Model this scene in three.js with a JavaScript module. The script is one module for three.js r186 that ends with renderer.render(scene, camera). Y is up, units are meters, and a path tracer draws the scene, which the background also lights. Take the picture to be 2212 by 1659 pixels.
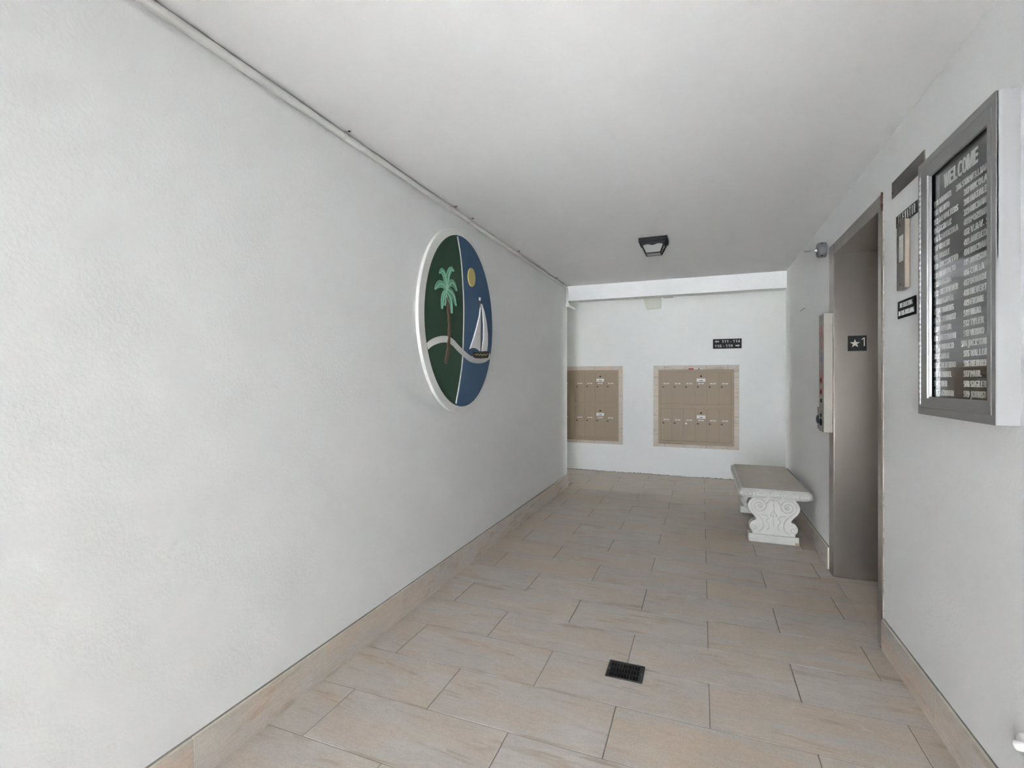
import * as THREE from 'three';
import { RoundedBoxGeometry } from 'three/addons/geometries/RoundedBoxGeometry.js';
import { mergeGeometries } from 'three/addons/utils/BufferGeometryUtils.js';
import { FontLoader } from 'three/addons/loaders/FontLoader.js';
import { TextGeometry } from 'three/addons/geometries/TextGeometry.js';

// ---------------------------------------------------------------- camera, sky, sun, exposure
// x = right, y = up, the corridor runs away from the camera along -z (D below = distance along the corridor = -z)
const W = 2212, H = 1659, F = 1188.83, CX = 962, CY = 821.6, YAW = 0.4363, EYE = 1.304;
const scene = new THREE.Scene();
const camera = new THREE.PerspectiveCamera(2 * Math.atan(937.5 / F) * 180 / Math.PI, W / H, 0.05, 400);
camera.setViewOffset(2500, 1875, 1250 - CX, 937.5 - CY, W, H);   // the photograph is an off-centre crop with level verticals
camera.position.set(0, EYE, 0);
camera.rotation.set(0, YAW, 0);
scene.add(camera);

const renderer = new THREE.WebGLRenderer({ antialias: true });
renderer.toneMapping = THREE.LinearToneMapping;
renderer.toneMappingExposure = 26.5;
renderer.shadowMap.enabled = true;

{ // hazy bright sky
  const w = 256, h = 128, d = new Float32Array(w * h * 4);
  for (let j = 0; j < h; j++) {
    const el = Math.max(0, Math.sin((j + 0.5) / h * Math.PI - Math.PI / 2));
    const k = Math.pow(1 - el, 2.2);
    for (let i = 0; i < w; i++) {
      const o = (j * w + i) * 4;
      d[o] = 0.8 + 0.45 * k; d[o + 1] = 0.98 + 0.36 * k; d[o + 2] = 1.25 + 0.22 * k; d[o + 3] = 1;
    }
  }
  const t = new THREE.DataTexture(d, w, h, THREE.RGBAFormat, THREE.FloatType);
  t.mapping = THREE.EquirectangularReflectionMapping; t.magFilter = THREE.LinearFilter; t.needsUpdate = true;
  scene.background = t;
}
const sun = new THREE.DirectionalLight(0xf8faff, 26);
sun.position.set(0.6, 14, 20); sun.target.position.set(0, 0, 0);
sun.castShadow = true; sun.shadow.mapSize.set(2048, 2048);
Object.assign(sun.shadow.camera, { left: -25, right: 25, top: 25, bottom: -25, near: 1, far: 70 });
scene.add(sun, sun.target);

// ---------------------------------------------------------------- helpers
let seed = 7;
const rnd = () => { seed = (seed * 1664525 + 1013904223) >>> 0; return seed / 4294967296; };
const rr = (a, b) => a + (b - a) * rnd();
const YC = Math.cos(YAW), YS = Math.sin(YAW);
const ray = (px, py) => { const x = (px - CX) / F, y = -(py - CY) / F; return [x * YC - YS, y, x * YS + YC]; };   // right, up, D
const onX = (px, py, X) => { const r = ray(px, py), t = X / r[0]; return [X, EYE + t * r[1], t * r[2]]; };
const onD = (px, py, D) => { const r = ray(px, py), t = D / r[2]; return [t * r[0], EYE + t * r[1], D]; };

function shadows(m) { m.castShadow = true; m.receiveShadow = true; return m; }
const taken = {};
function numbered(n) { if (!(n in taken)) { taken[n] = 0; return n; } taken[n]++; return `${n}_${String(taken[n]).padStart(3, '0')}`; }
function mesh(name, geo, mat, parent) { const m = shadows(new THREE.Mesh(geo, mat)); m.name = name; if (parent) parent.add(m); return m; }
function thing(name, label, category, pos = [0, 0, 0], group) {
  const o = new THREE.Group(); o.name = numbered(name); o.position.set(...pos);
  o.userData = { label, category }; if (group) o.userData.group = group; scene.add(o); return o;
}
function structure(name, label, geo, mat) {
  const o = geo ? mesh(name, geo, mat) : new THREE.Group(); o.name = name;
  o.userData = { kind: 'structure', label, category: name.replace(/_.*/, '') }; scene.add(o); return o;
}
// axis-aligned box from x0..x1, y0..y1, D0..D1 with uv in metres
function box(x0, x1, y0, y1, d0, d1) {
  const g = new THREE.BoxGeometry(x1 - x0, y1 - y0, d1 - d0);
  g.translate((x0 + x1) / 2, (y0 + y1) / 2, -(d0 + d1) / 2);
  return metricUV(g);
}
function metricUV(g) {
  const p = g.attributes.position, n = g.attributes.normal, uv = new Float32Array(p.count * 2);
  for (let i = 0; i < p.count; i++) {
    const ax = Math.abs(n.getX(i)), ay = Math.abs(n.getY(i)), az = Math.abs(n.getZ(i));
    if (ax >= ay && ax >= az) { uv[2 * i] = p.getZ(i); uv[2 * i + 1] = p.getY(i); }
    else if (ay >= az) { uv[2 * i] = p.getX(i); uv[2 * i + 1] = p.getZ(i); }
    else { uv[2 * i] = p.getX(i); uv[2 * i + 1] = p.getY(i); }
  }
  g.setAttribute('uv', new THREE.BufferAttribute(uv, 2)); return g;
}
const rbox = (w, h, d, r = 0.003, s = 2) => new RoundedBoxGeometry(w, h, d, s, Math.min(r, w / 2.01, h / 2.01, d / 2.01));
function rboxAt(x0, x1, y0, y1, d0, d1, r = 0.003) { return rbox(x1 - x0, y1 - y0, d1 - d0, r).translate((x0 + x1) / 2, (y0 + y1) / 2, -(d0 + d1) / 2); }
const nonIdx = g => g.index ? g.toNonIndexed() : g;
const merge = l => mergeGeometries(l.map(nonIdx).map(g => { const o = new THREE.BufferGeometry(); for (const k of ['position', 'normal', 'uv']) o.setAttribute(k, g.attributes[k]); return o; }));
const cyl = (r0, r1, len, seg = 24) => new THREE.CylinderGeometry(r0, r1, len, seg);
const alongX = g => g.rotateZ(Math.PI / 2), alongZ = g => g.rotateX(Math.PI / 2);

// tileable noise
function latticeNoise(px, py, s) {
  const t = new Float32Array(px * py); let q = (s * 2654435761) >>> 0;
  for (let i = 0; i < t.length; i++) { q = (q * 1664525 + 1013904223) >>> 0; t[i] = (q >>> 8) / 16777216; }
  return (x, y) => {
    const x0 = Math.floor(x), y0 = Math.floor(y); let fx = x - x0, fy = y - y0;
    fx = fx * fx * (3 - 2 * fx); fy = fy * fy * (3 - 2 * fy);
    const a = ((x0 % px) + px) % px, b = (a + 1) % px, c = ((y0 % py) + py) % py, e = (c + 1) % py;
    return (t[c * px + a] * (1 - fx) + t[c * px + b] * fx) * (1 - fy) + (t[e * px + a] * (1 - fx) + t[e * px + b] * fx) * fy;
  };
}
function fbm(cx, cy, oct, s) {
  const l = []; for (let i = 0; i < oct; i++) l.push(latticeNoise(cx << i, cy << i, s + i * 17));
  return (u, v) => { let a = 0, w = 0.5, t = 0; for (let i = 0; i < oct; i++) { a += w * l[i](u * (cx << i), v * (cy << i)); t += w; w *= 0.5; } return a / t; };
}
function tex(w, h, fn, srgb = false, rep) {
  const d = new Uint8Array(w * h * 4);
  for (let j = 0; j < h; j++) for (let i = 0; i < w; i++) {
    const c = fn((i + 0.5) / w, (j + 0.5) / h), o = (j * w + i) * 4;
    for (let k = 0; k < 3; k++) d[o + k] = Math.max(0, Math.min(255, 255 * (c.length ? c[k] : c))); d[o + 3] = 255;
  }
  const t = new THREE.DataTexture(d, w, h); t.wrapS = t.wrapT = THREE.RepeatWrapping;
  t.magFilter = THREE.LinearFilter; t.minFilter = THREE.LinearMipmapLinearFilter; t.generateMipmaps = true;
  if (srgb) t.colorSpace = THREE.SRGBColorSpace;
  if (rep) t.repeat.set(rep[0], rep[1]); t.needsUpdate = true; return t;
}
const mix = (a, b, t) => a.map((v, i) => v + (b[i] - v) * t);
const sm = (a, b, x) => { const t = Math.max(0, Math.min(1, (x - a) / (b - a))); return t * t * (3 - 2 * t); };
const lin = (r, g, b) => new THREE.Color().setRGB(r, g, b);
const std = (color, roughness = 0.6, extra = {}) => new THREE.MeshStandardMaterial({ color, roughness, ...extra });

// ---------------------------------------------------------------- materials
const peel = (() => { const a = fbm(84, 84, 3, 11), b = fbm(6, 6, 3, 31); return tex(1024, 1024, (u, v) => sm(0.25, 0.75, a(u, v)) * 0.75 + b(u, v) * 0.25, false, [1 / 0.75, 1 / 0.75]); })();
const wallTint = (() => { const a = fbm(3, 3, 5, 5), b = fbm(40, 40, 2, 9); return tex(512, 512, (u, v) => { const m = 0.97 + 0.05 * (a(u, v) - 0.5) + 0.02 * (b(u, v) - 0.5); return [m, m, m * 0.995]; }, false, [1 / 2.6, 1 / 2.6]); })();
const M = {
  wall: std(lin(0.91, 0.91, 0.905), 0.55, { map: wallTint, bumpMap: peel, bumpScale: 0.0004 }),
  ceiling: std(lin(0.93, 0.93, 0.925), 0.8, { map: wallTint, bumpMap: peel, bumpScale: 0.00015 }),
  grout: std(lin(0.30, 0.265, 0.23), 0.95),
  tileEdge: std(lin(0.80, 0.745, 0.64), 0.8),
  caulk: std(lin(0.30, 0.28, 0.25), 0.9),
  pipe: std(lin(0.74, 0.73, 0.70), 0.5, { bumpMap: peel, bumpScale: 0.0003 }),
  paintTrim: std(lin(0.74, 0.73, 0.66), 0.6),
  black: std(lin(0.009, 0.009, 0.01), 0.7),
  lampBlack: std(lin(0.006, 0.006, 0.007), 0.75),
  white: std(lin(0.82, 0.81, 0.78), 0.5),
  mailMetal: std(lin(0.385, 0.295, 0.205), 0.5),
  lock: std(lin(0.11, 0.085, 0.065), 0.6, { metalness: 0.3 }),
  alu: std(lin(0.36, 0.36, 0.355), 0.38, { metalness: 0.85 }),
  aluLight: std(lin(0.42, 0.42, 0.42), 0.4, { metalness: 0.6 }),
  casePanel: std(lin(0.42, 0.42, 0.42), 0.55, { metalness: 0.35 }),
  board: std(lin(0.02, 0.0195, 0.019), 0.9),
  letter: std(lin(0.62, 0.62, 0.59), 0.6),
  chrome: std(lin(0.42, 0.42, 0.41), 0.3, { metalness: 1 }),
  greyCase: std(lin(0.16, 0.165, 0.17), 0.5),
  signBrown: std(lin(0.10, 0.088, 0.08), 0.5),
  bronze: std(lin(0.40, 0.34, 0.27), 0.42, { metalness: 0.55 }),
  green: std(lin(0.022, 0.066, 0.034), 0.7),
  blue: std(lin(0.052, 0.118, 0.215), 0.7),
  sunYellow: std(lin(0.66, 0.55, 0.20), 0.7),
  frond: std(lin(0.16, 0.42, 0.26), 0.7),
  frondLight: std(lin(0.33, 0.62, 0.44), 0.7),
  trunk: std(lin(0.13, 0.085, 0.055), 0.8),
  hull: std(lin(0.035, 0.028, 0.025), 0.6),
  stone: null, stoneTop: null,
  grate: std(lin(0.012, 0.012, 0.012), 0.5),
  pit: std(lin(0.01, 0.01, 0.01), 0.9),
  rust: std(lin(0.12, 0.05, 0.035), 0.9),
  red: std(lin(0.5, 0.06, 0.05), 0.5),
  blueTag: std(lin(0.12, 0.15, 0.42), 0.5),
  navy: std(lin(0.03, 0.045, 0.09), 0.35),
};
// brushed stainless steel, gently dented
const steelBump = (() => { const a = fbm(3, 5, 3, 71), g = fbm(2, 256, 2, 77); return tex(512, 1024, (u, v) => a(u, v), false, [1 / 1.1, 1 / 2.2]); })();
M.steel = std(lin(0.33, 0.30, 0.268), 0.29, { metalness: 1, bumpMap: steelBump, bumpScale: 0.004 });
M.steelDark = std(lin(0.30, 0.275, 0.245), 0.35, { metalness: 1 });
M.panelSteel = std(lin(0.30, 0.28, 0.245), 0.45, { metalness: 0.6 });
// painted cast stone
{
  const a = fbm(24, 24, 4, 41), b = fbm(5, 5, 4, 43);
  const bump = tex(512, 512, (u, v) => a(u, v), false, [3, 3]);
  M.stone = std(lin(0.80, 0.79, 0.76), 0.75, { bumpMap: bump, bumpScale: 0.0012, map: tex(512, 512, (u, v) => { const m = 0.93 + 0.14 * (b(u, v) - 0.5) + 0.06 * (a(u, v) - 0.5); return [m, m * 0.995, m * 0.975]; }, false, [1.5, 1.5]) });
  M.stoneTop = std(lin(0.68, 0.605, 0.51), 0.42, { bumpMap: bump, bumpScale: 0.0004, map: tex(512, 512, (u, v) => { const m = 0.95 + 0.14 * (b(u, v) - 0.5); return [m, m * 0.99, m * 0.97]; }, false, [1.5, 1.5]) });
}
// stone-look porcelain tiles: six prints
const tilePrints = [];
for (let k = 0; k < 6; k++) {
  const s = 100 + k * 50, big = fbm(2, 3, 4, s), streak = fbm(4, 14, 5, s + 5), fine = fbm(20, 90, 3, s + 9), grain = fbm(160, 80, 2, s + 13), vein = fbm(3, 2, 5, s + 21), warp = fbm(2, 2, 4, s + 33);
  const warm = (k % 3 - 1) * 0.012;
  const t = tex(1024, 512, (u, v) => {
    const w = warp(u, v) - 0.5, vv = v + 0.16 * w, uu = u + 0.12 * w, b = big(u, vv);
    let c = mix([0.665 + warm, 0.555, 0.46 - warm], [0.63, 0.57, 0.515], sm(0.36, 0.62, b));
    c = mix(c, [0.72, 0.68, 0.625], 0.4 * sm(0.5, 0.75, big(u + 0.61, vv + 0.33)));
    const st = streak(uu, vv + 0.05 * u);
    c = mix(c, [0.45, 0.325, 0.215], 0.55 * sm(0.5, 0.76, st) * sm(0.42, 0.62, big(u + 0.37, v + 0.21)));
    c = mix(c, [0.74, 0.67, 0.585], 0.22 * sm(0.56, 0.78, streak(uu + 0.5, vv + 0.43)));
    const vn = Math.abs(vein(u + 0.12 * v, 0.6 * v + 0.5 * u + 0.1 * w) - 0.5), vb = sm(0.5, 0.65, warp(u + 0.3, v + 0.7));
    c = mix(c, [0.79, 0.72, 0.635], 0.55 * vb * (1 - sm(0.0, 0.010, vn)));
    const g = 1 + 0.16 * (fine(u, vv) - 0.5) + 0.18 * (grain(u, v) - 0.5);
    return c.map(x => x * g);
  });
  tilePrints.push(std(0xffffff, 0.5, { map: t }));
}

// ---------------------------------------------------------------- the place: dimensions
const XL = -1.502, XR = 0.80, HC = 2.445, DB = 8.12;      // left wall, right wall, ceiling, back wall
const D0 = -8.5, DP = -8.5;                                // left wall and porch roof begin behind the camera
const DT = -2.5;                                           // tiles begin here, plain pale concrete before
const DE = 6.76;                                           // corridor walls end at the cross walkway
const XO = 12;                                            // cross walkway is open to the air here on both sides

// floor: a bed of grout with tiles on it
const floor = structure('floor', 'beige stone-look porcelain tile floor in a half-offset bond');
const TW = 0.6783, TD = 0.3397, GX = 0.0276, GD = 2.2877, GAP = 0.0038;
const drain = { x0: -0.389, x1: -0.234, d0: 2.499, d1: 2.652 };
mesh('grout_bed', merge([
  box(-1.8, drain.x0, -0.15, -0.0018, DT, DB), box(drain.x1, 1.1, -0.15, -0.0018, DT, DB),
  box(drain.x0, drain.x1, -0.15, -0.0018, DT, drain.d0), box(drain.x0, drain.x1, -0.15, -0.0018, drain.d1, DB),
  box(-XO, -1.8, -0.15, -0.0018, DE - 0.2, DB), box(1.1, XO, -0.15, -0.0018, DE - 0.2, DB)]), M.grout, floor);
function tileGeo(x0, x1, d0, d1, uvf) {
  const b = 0.0016, dr = 0.0011, P = [], N = [], U = [];
  const quad = (q, n) => { for (const i of [0, 1, 2, 0, 2, 3]) { const [x, y, d] = q[i]; P.push(x, y, -d); N.push(...n); U.push(...uvf(x, d)); } };
  const X0 = x0 + b, X1 = x1 - b, A = d0 + b, B = d1 - b;
  quad([[X0, 0, A], [X1, 0, A], [X1, 0, B], [X0, 0, B]], [0, 1, 0]);
  const s = 0.57, c = 0.82;
  quad([[x0, -dr, d0], [x1, -dr, d0], [X1, 0, A], [X0, 0, A]], [0, c, s]);
  quad([[X0, 0, B], [X1, 0, B], [x1, -dr, d1], [x0, -dr, d1]], [0, c, -s]);
  quad([[x0, -dr, d1], [x0, -dr, d0], [X0, 0, A], [X0, 0, B]], [-s, c, 0]);
  quad([[X1, 0, B], [X1, 0, A], [x1, -dr, d0], [x1, -dr, d1]], [s, c, 0]);
  quad([[x0, -0.009, d0], [x1, -0.009, d0], [x1, -dr, d0], [x0, -dr, d0]], [0, 0, 1]);
  quad([[x1, -0.009, d1], [x0, -0.009, d1], [x0, -dr, d1], [x1, -dr, d1]], [0, 0, -1]);
  quad([[x0, -0.009, d1], [x0, -0.009, d0], [x0, -dr, d0], [x0, -dr, d1]], [-1, 0, 0]);
  quad([[x1, -0.009, d0], [x1, -0.009, d1], [x1, -dr, d1], [x1, -dr, d0]], [1, 0, 0]);
  const g = new THREE.BufferGeometry();
  g.setAttribute('position', new THREE.Float32BufferAttribute(P, 3)); g.setAttribute('normal', new THREE.Float32BufferAttribute(N, 3)); g.setAttribute('uv', new THREE.Float32BufferAttribute(U, 2));
  return g;
}
for (let r = Math.ceil((DT - GD) / TD) - 1; ; r++) {
  const da = GD + r * TD, db = da + TD; if (da > DB) break;
  const odd = ((r % 2) + 2) % 2;
  const inCross = db > DE + 0.02, inLift = db > 3.4 && da < 4.41;
  const lo = inCross ? -XO : -1.492, hi = inCross ? XO : inLift ? 1.04 : 0.79;
  const k0 = Math.floor((lo - GX) / TW) - 1, k1 = Math.ceil((hi - GX) / TW) + 1;
  for (let k = k0; k <= k1; k++) {
    const xa = GX + k * TW + (odd ? TW / 2 : 0), xb = xa + TW;
    const fx = rnd() < 0.5 ? 1 : -1, fd = rnd() < 0.5 ? 1 : -1, ou = Math.floor(rnd() * 4) / 4, pick = Math.floor(rnd() * tilePrints.length);
    const uvf = (x, d) => [0.5 + fx * ((x - xa) / TW - 0.5) * 0.98 + ou, 0.5 + fd * ((d - da) / TD - 0.5) * 0.96];
    let cells = [[Math.max(xa + GAP / 2, lo), Math.min(xb - GAP / 2, hi), Math.max(da + GAP / 2, DT), Math.min(db - GAP / 2, DB)]];
    if (inCross && da < DE) { // rows crossing the end of the corridor walls
      const [a, b, c, e] = cells[0]; cells = [[Math.max(a, -1.492), Math.min(b, 0.79), c, e]];
      if (a < -1.51) cells.push([a, Math.min(b, -1.51), Math.max(c, DE + 0.01), e]);
      if (b > 0.81) cells.push([Math.max(a, 0.81), b, Math.max(c, DE + 0.01), e]);
    }
    if (inLift && xb > 0.79) cells = cells.flatMap(([a, b, c, e]) => [[a, Math.min(b, 0.79), c, e], [Math.max(a, 0.79), b, Math.max(c, 3.36), Math.min(e, 4.41)]]);
    // the drain is let into the tiles: those that meet it are cut to fit
    let cut = null;
    cells = cells.filter(([a, b, c, e]) => b - a > 0.006 && e - c > 0.006);
    cells = cells.filter(([a, b, c, e]) => {
      if (b <= drain.x0 || a >= drain.x1 || e <= drain.d0 || c >= drain.d1) return true;
      const x0 = Math.max(a, drain.x0), x1 = Math.min(b, drain.x1);
      const pts = drain.d1 > e ? [[a, c], [b, c], [b, e], [x1, e], [x1, drain.d0], [x0, drain.d0], [x0, e], [a, e]]
        : drain.x1 >= b ? [[a, c], [x0, c], [x0, drain.d1], [b, drain.d1], [b, e], [a, e]] : [[x1, c], [b, c], [b, e], [a, e], [a, drain.d1], [x1, drain.d1]];
      const g = new THREE.ExtrudeGeometry(new THREE.Shape(pts.map(p => new THREE.Vector2(...p))), { depth: 0.007, bevelEnabled: true, bevelSize: 0.0014, bevelOffset: -0.0014, bevelThickness: 0.001, bevelSegments: 1 }).rotateX(-Math.PI / 2).translate(0, -0.008, 0);
      const p = g.attributes.position, uv = g.attributes.uv; for (let i = 0; i < p.count; i++) uv.setXY(i, ...uvf(p.getX(i), -p.getZ(i)));
      cut = g; return false;
    });
    if (cut) mesh('tile', cut, tilePrints[pick], floor);
    if (!cells.length) continue;
    mesh('tile', merge(cells.map(c => tileGeo(...c, uvf))), tilePrints[pick], floor);
  }
}

// ceiling slab, beam
const ceiling = structure('ceiling', 'flat white plastered ceiling slab', merge([
  box(-1.9, 1.9, HC, HC + 0.25, DP, DE), box(-XO - 0.3, XO + 0.3, HC, HC + 0.25, DE, DB + 0.2)]), M.ceiling);
structure('beam', 'shallow white plastered beam across the corridor end', box(XL, XR, 2.268, HC, 6.69, 6.86), M.wall);

// walls
structure('wall_left', 'long white textured plaster wall with a round plaque', merge([
  box(XL - 0.22, XL, -0.15, HC, D0, DE), box(-XO, XL - 0.22, -0.15, HC, DE - 0.2, DE)]), M.wall);
const LF = { d0: 3.337, d1: 4.556, top: 2.216 };   // elevator frame, outer edges
structure('wall_right', 'white plaster wall with the elevator opening', merge([
  box(XR, XR + 0.2, -0.15, HC, D0, LF.d0), box(XR, XR + 0.2, LF.top, HC, LF.d0, LF.d1), box(XR, XR + 0.2, -0.15, HC, LF.d1, DE),
  box(XR + 0.2, XO, -0.15, HC, DE - 0.2, DE)]), M.wall);
structure('wall_entrance', 'white plaster wall with the entrance doorway of the passage', merge([box(XL, -0.85, -0.15, HC, -1.7, -1.5), box(0.1, XR, -0.15, HC, -1.7, -1.5), box(-0.85, 0.1, 1.95, HC, -1.7, -1.5)]), M.wall);
structure('wall_back', 'white plaster wall holding two banks of mailboxes', box(-XO, XO, -0.15, HC, DB, DB + 0.2), M.wall);
// dirt and ragged paint where the back wall meets the floor
{
  const s = new THREE.Shape(); s.moveTo(-2.6, -0.001);
  for (let x = -2.6; x <= 1.6; x += 0.012) s.lineTo(x, 0.004 + 0.010 * Math.pow(rnd(), 3) + 0.004 * Math.sin(x * 7) * (rnd() > 0.4 ? 1 : 0));
  s.lineTo(1.6, -0.001);
  const g = new THREE.ExtrudeGeometry(s, { depth: 0.003, bevelEnabled: false }); g.translate(0, 0, -DB);
  structure('trim_1', 'ragged dark joint where back wall meets the floor', g, M.caulk);
}

// baseboards: pieces of the floor tile, cut edge up
function baseTile(x0, x1, d0, d1, h, faceSign) {   // face towards +x (1) or -x (-1)
  const g = box(x0, x1, 0, h, d0, d1).toNonIndexed(), p = g.attributes.position, uv = g.attributes.uv;
  const fu = rnd() < 0.5 ? 1 : -1, o = rnd();
  for (let i = 0; i < p.count; i++) uv.setXY(i, fu * (-p.getZ(i)) / TW + o, p.getY(i) / TD + o * 3);
  g.clearGroups(); g.addGroup(0, 12, 0); g.addGroup(12, 6, 1); g.addGroup(18, 6, 0); g.addGroup(24, 12, 1);
  return g;
}
const BH = 0.147;
function baseboard(name, label, x0, x1, from, to, firstJoint, sign, wallX) {
  const o = structure(name, label);
  const joints = []; for (let d = firstJoint - 20 * 0.685; d < to; d += 0.685) if (d > from + 0.02 && d < to - 0.02) joints.push(d);
  const cuts = [from, ...joints, to];
  for (let i = 0; i + 1 < cuts.length; i++) {
    const hh = BH + rr(-0.0015, 0.0015);
    mesh('tile', baseTile(x0, x1, cuts[i] + 0.0015, cuts[i + 1] - 0.0015, hh, sign), [tilePrints[Math.floor(rnd() * 6)], M.tileEdge], o);
  }
  const a = sign > 0 ? wallX : wallX - 0.0085, b = sign > 0 ? wallX + 0.0085 : wallX;
  mesh('grout_joint', box(a, b, 0, BH - 0.004, from, to), M.tileEdge, o);
  mesh('caulk_line', box(sign > 0 ? wallX : wallX - 0.0035, sign > 0 ? wallX + 0.0035 : wallX, BH - 0.004, BH + 0.0045, from, to), M.caulk, o);
  return o;
}
baseboard('baseboard_left', 'row of stone-look tile pieces along the long white wall', XL + 0.0005, XL + 0.0145, DT, DE + 0.012, 1.952, 1, XL);
baseboard('baseboard_right', 'row of stone-look tile pieces below the directory cabinet', XR - 0.0125, XR - 0.0005, DT, 3.312, 2.628, -1, XR);
baseboard('baseboard_far', 'row of stone-look tile pieces behind the concrete bench', XR - 0.0125, XR - 0.0005, 4.562, DE, 5.28, -1, XR);

// elevator entrance
{
  const o = structure('door_1', 'brushed stainless steel elevator entrance with recessed doors');
  const xi = 1.04, jn = 3.395, jf = 4.41;           // inner faces of the jambs
  mesh('jamb', metricUV(merge([rboxAt(XR - 0.006, xi + 0.02, 0, LF.top, jf, LF.d1, 0.003)])), M.steel, o);
  mesh('jamb', metricUV(merge([rboxAt(XR - 0.006, xi + 0.02, 0, LF.top, LF.d0, jn, 0.003)])), M.steel, o);
  mesh('frame_head', metricUV(rboxAt(XR - 0.005, xi + 0.02, 2.142, LF.top, jn - 0.002, jf + 0.002, 0.003)), M.steel, o);
  mesh('door_panel', rboxAt(xi + 0.022, xi + 0.05, 0.01, 2.142, jn, (jn + jf) / 2 - 0.002, 0.002), M.steelDark, o);
  mesh('door_panel', rboxAt(xi + 0.022, xi + 0.05, 0.01, 2.142, (jn + jf) / 2 + 0.002, jf, 0.002), M.steelDark, o);
  mesh('sill', box(xi, xi + 0.1, -0.1, -0.001, jn, jf), M.steelDark, o);
  mesh('shaft_wall', merge([box(xi + 0.05, xi + 0.25, -0.15, HC, 3.1, 4.8), box(XR + 0.2, xi + 0.05, -0.15, HC, 3.1, 3.33), box(XR + 0.2, xi + 0.05, -0.15, HC, 4.56, 4.8), box(XR + 0.2, xi + 0.05, LF.top, HC, 3.33, 4.56)]), M.wall, o);
  // painted bead with flaking edge between frame and wall
  const bead = []; const flakes = [];
  for (let y = 0.15; y < 2.12; y += 0.03) {
    const w = rr(0.004, 0.009); bead.push(box(XR - 0.004, XR + 0.002, y, y + 0.03, LF.d0 - 0.014 - w * 0.4, LF.d0 + 0.002));
    if (rnd() < 0.45) flakes.push(box(XR - 0.0025, XR, y, y + rr(0.006, 0.028), LF.d0 - 0.022, LF.d0 - 0.013));
  }
  mesh('paint_bead', merge(bead), std(lin(0.42, 0.37, 0.33), 0.8), o);
  mesh('flaked_paint', merge(flakes), M.caulk, o);
  const rust = []; for (let k = 0; k < 34; k++) { const y = rr(2.13, 2.216), d = LF.d0 + rr(-0.006, 0.006) * (1.3 - (2.216 - y) * 6); rust.push(box(XR - 0.0068, XR, y, y + rr(0.003, 0.012), d - rr(0.0008, 0.002), d + rr(0.0008, 0.0025))); }
  mesh('rust_patch', merge(rust), M.rust, o);
}

// outdoors behind the camera and at the ends of the cross walkway
structure('pavement', 'pale concrete pavement outside the open entrance', merge([box(-14, 14, -0.2, -0.02, -18, DP), box(XL, XR, -0.2, -0.004, DP, DT)]), std(lin(0.66, 0.66, 0.65), 0.9));
structure('lawn', 'grass beyond the ends of the cross walkway', merge([box(XO, 24, -0.2, -0.05, DP, 20), box(-24, -XO, -0.2, -0.05, DP, 20)]), std(lin(0.2, 0.22, 0.12), 0.95));

// ---------------------------------------------------------------- lettering
const fontBold = await new FontLoader().loadAsync('fonts/droid/droid_sans_bold.typeface.json');
const fontReg = await new FontLoader().loadAsync('fonts/droid/droid_sans_regular.typeface.json');
function textGeo(str, height, width, depth = 0.0012, font = fontBold, align = 'left', squash) {
  const g = new TextGeometry(str, { font, size: height, depth, curveSegments: 3, bevelEnabled: false });
  g.computeBoundingBox(); const b = g.boundingBox, w = b.max.x - b.min.x, hh = Math.max(b.max.y, height) - Math.min(0, b.min.y);
  const sx = squash ?? (width ? width / w : 1); g.translate(-b.min.x, 0, 0); g.scale(sx, height / Math.max(b.max.y, 1e-6), 1);
  if (align === 'center') g.translate(-w * sx / 2, 0, 0);
  return g;
}
// puts a drawing (x right, y up, z out) on the right wall facing -x, the left wall facing +x
const onRight = (g, X, Y, D) => g.rotateY(-Math.PI / 2).translate(X, Y, -D);
const onLeft = (g, X, Y, D) => g.rotateY(Math.PI / 2).translate(X, Y, -D);

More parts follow.
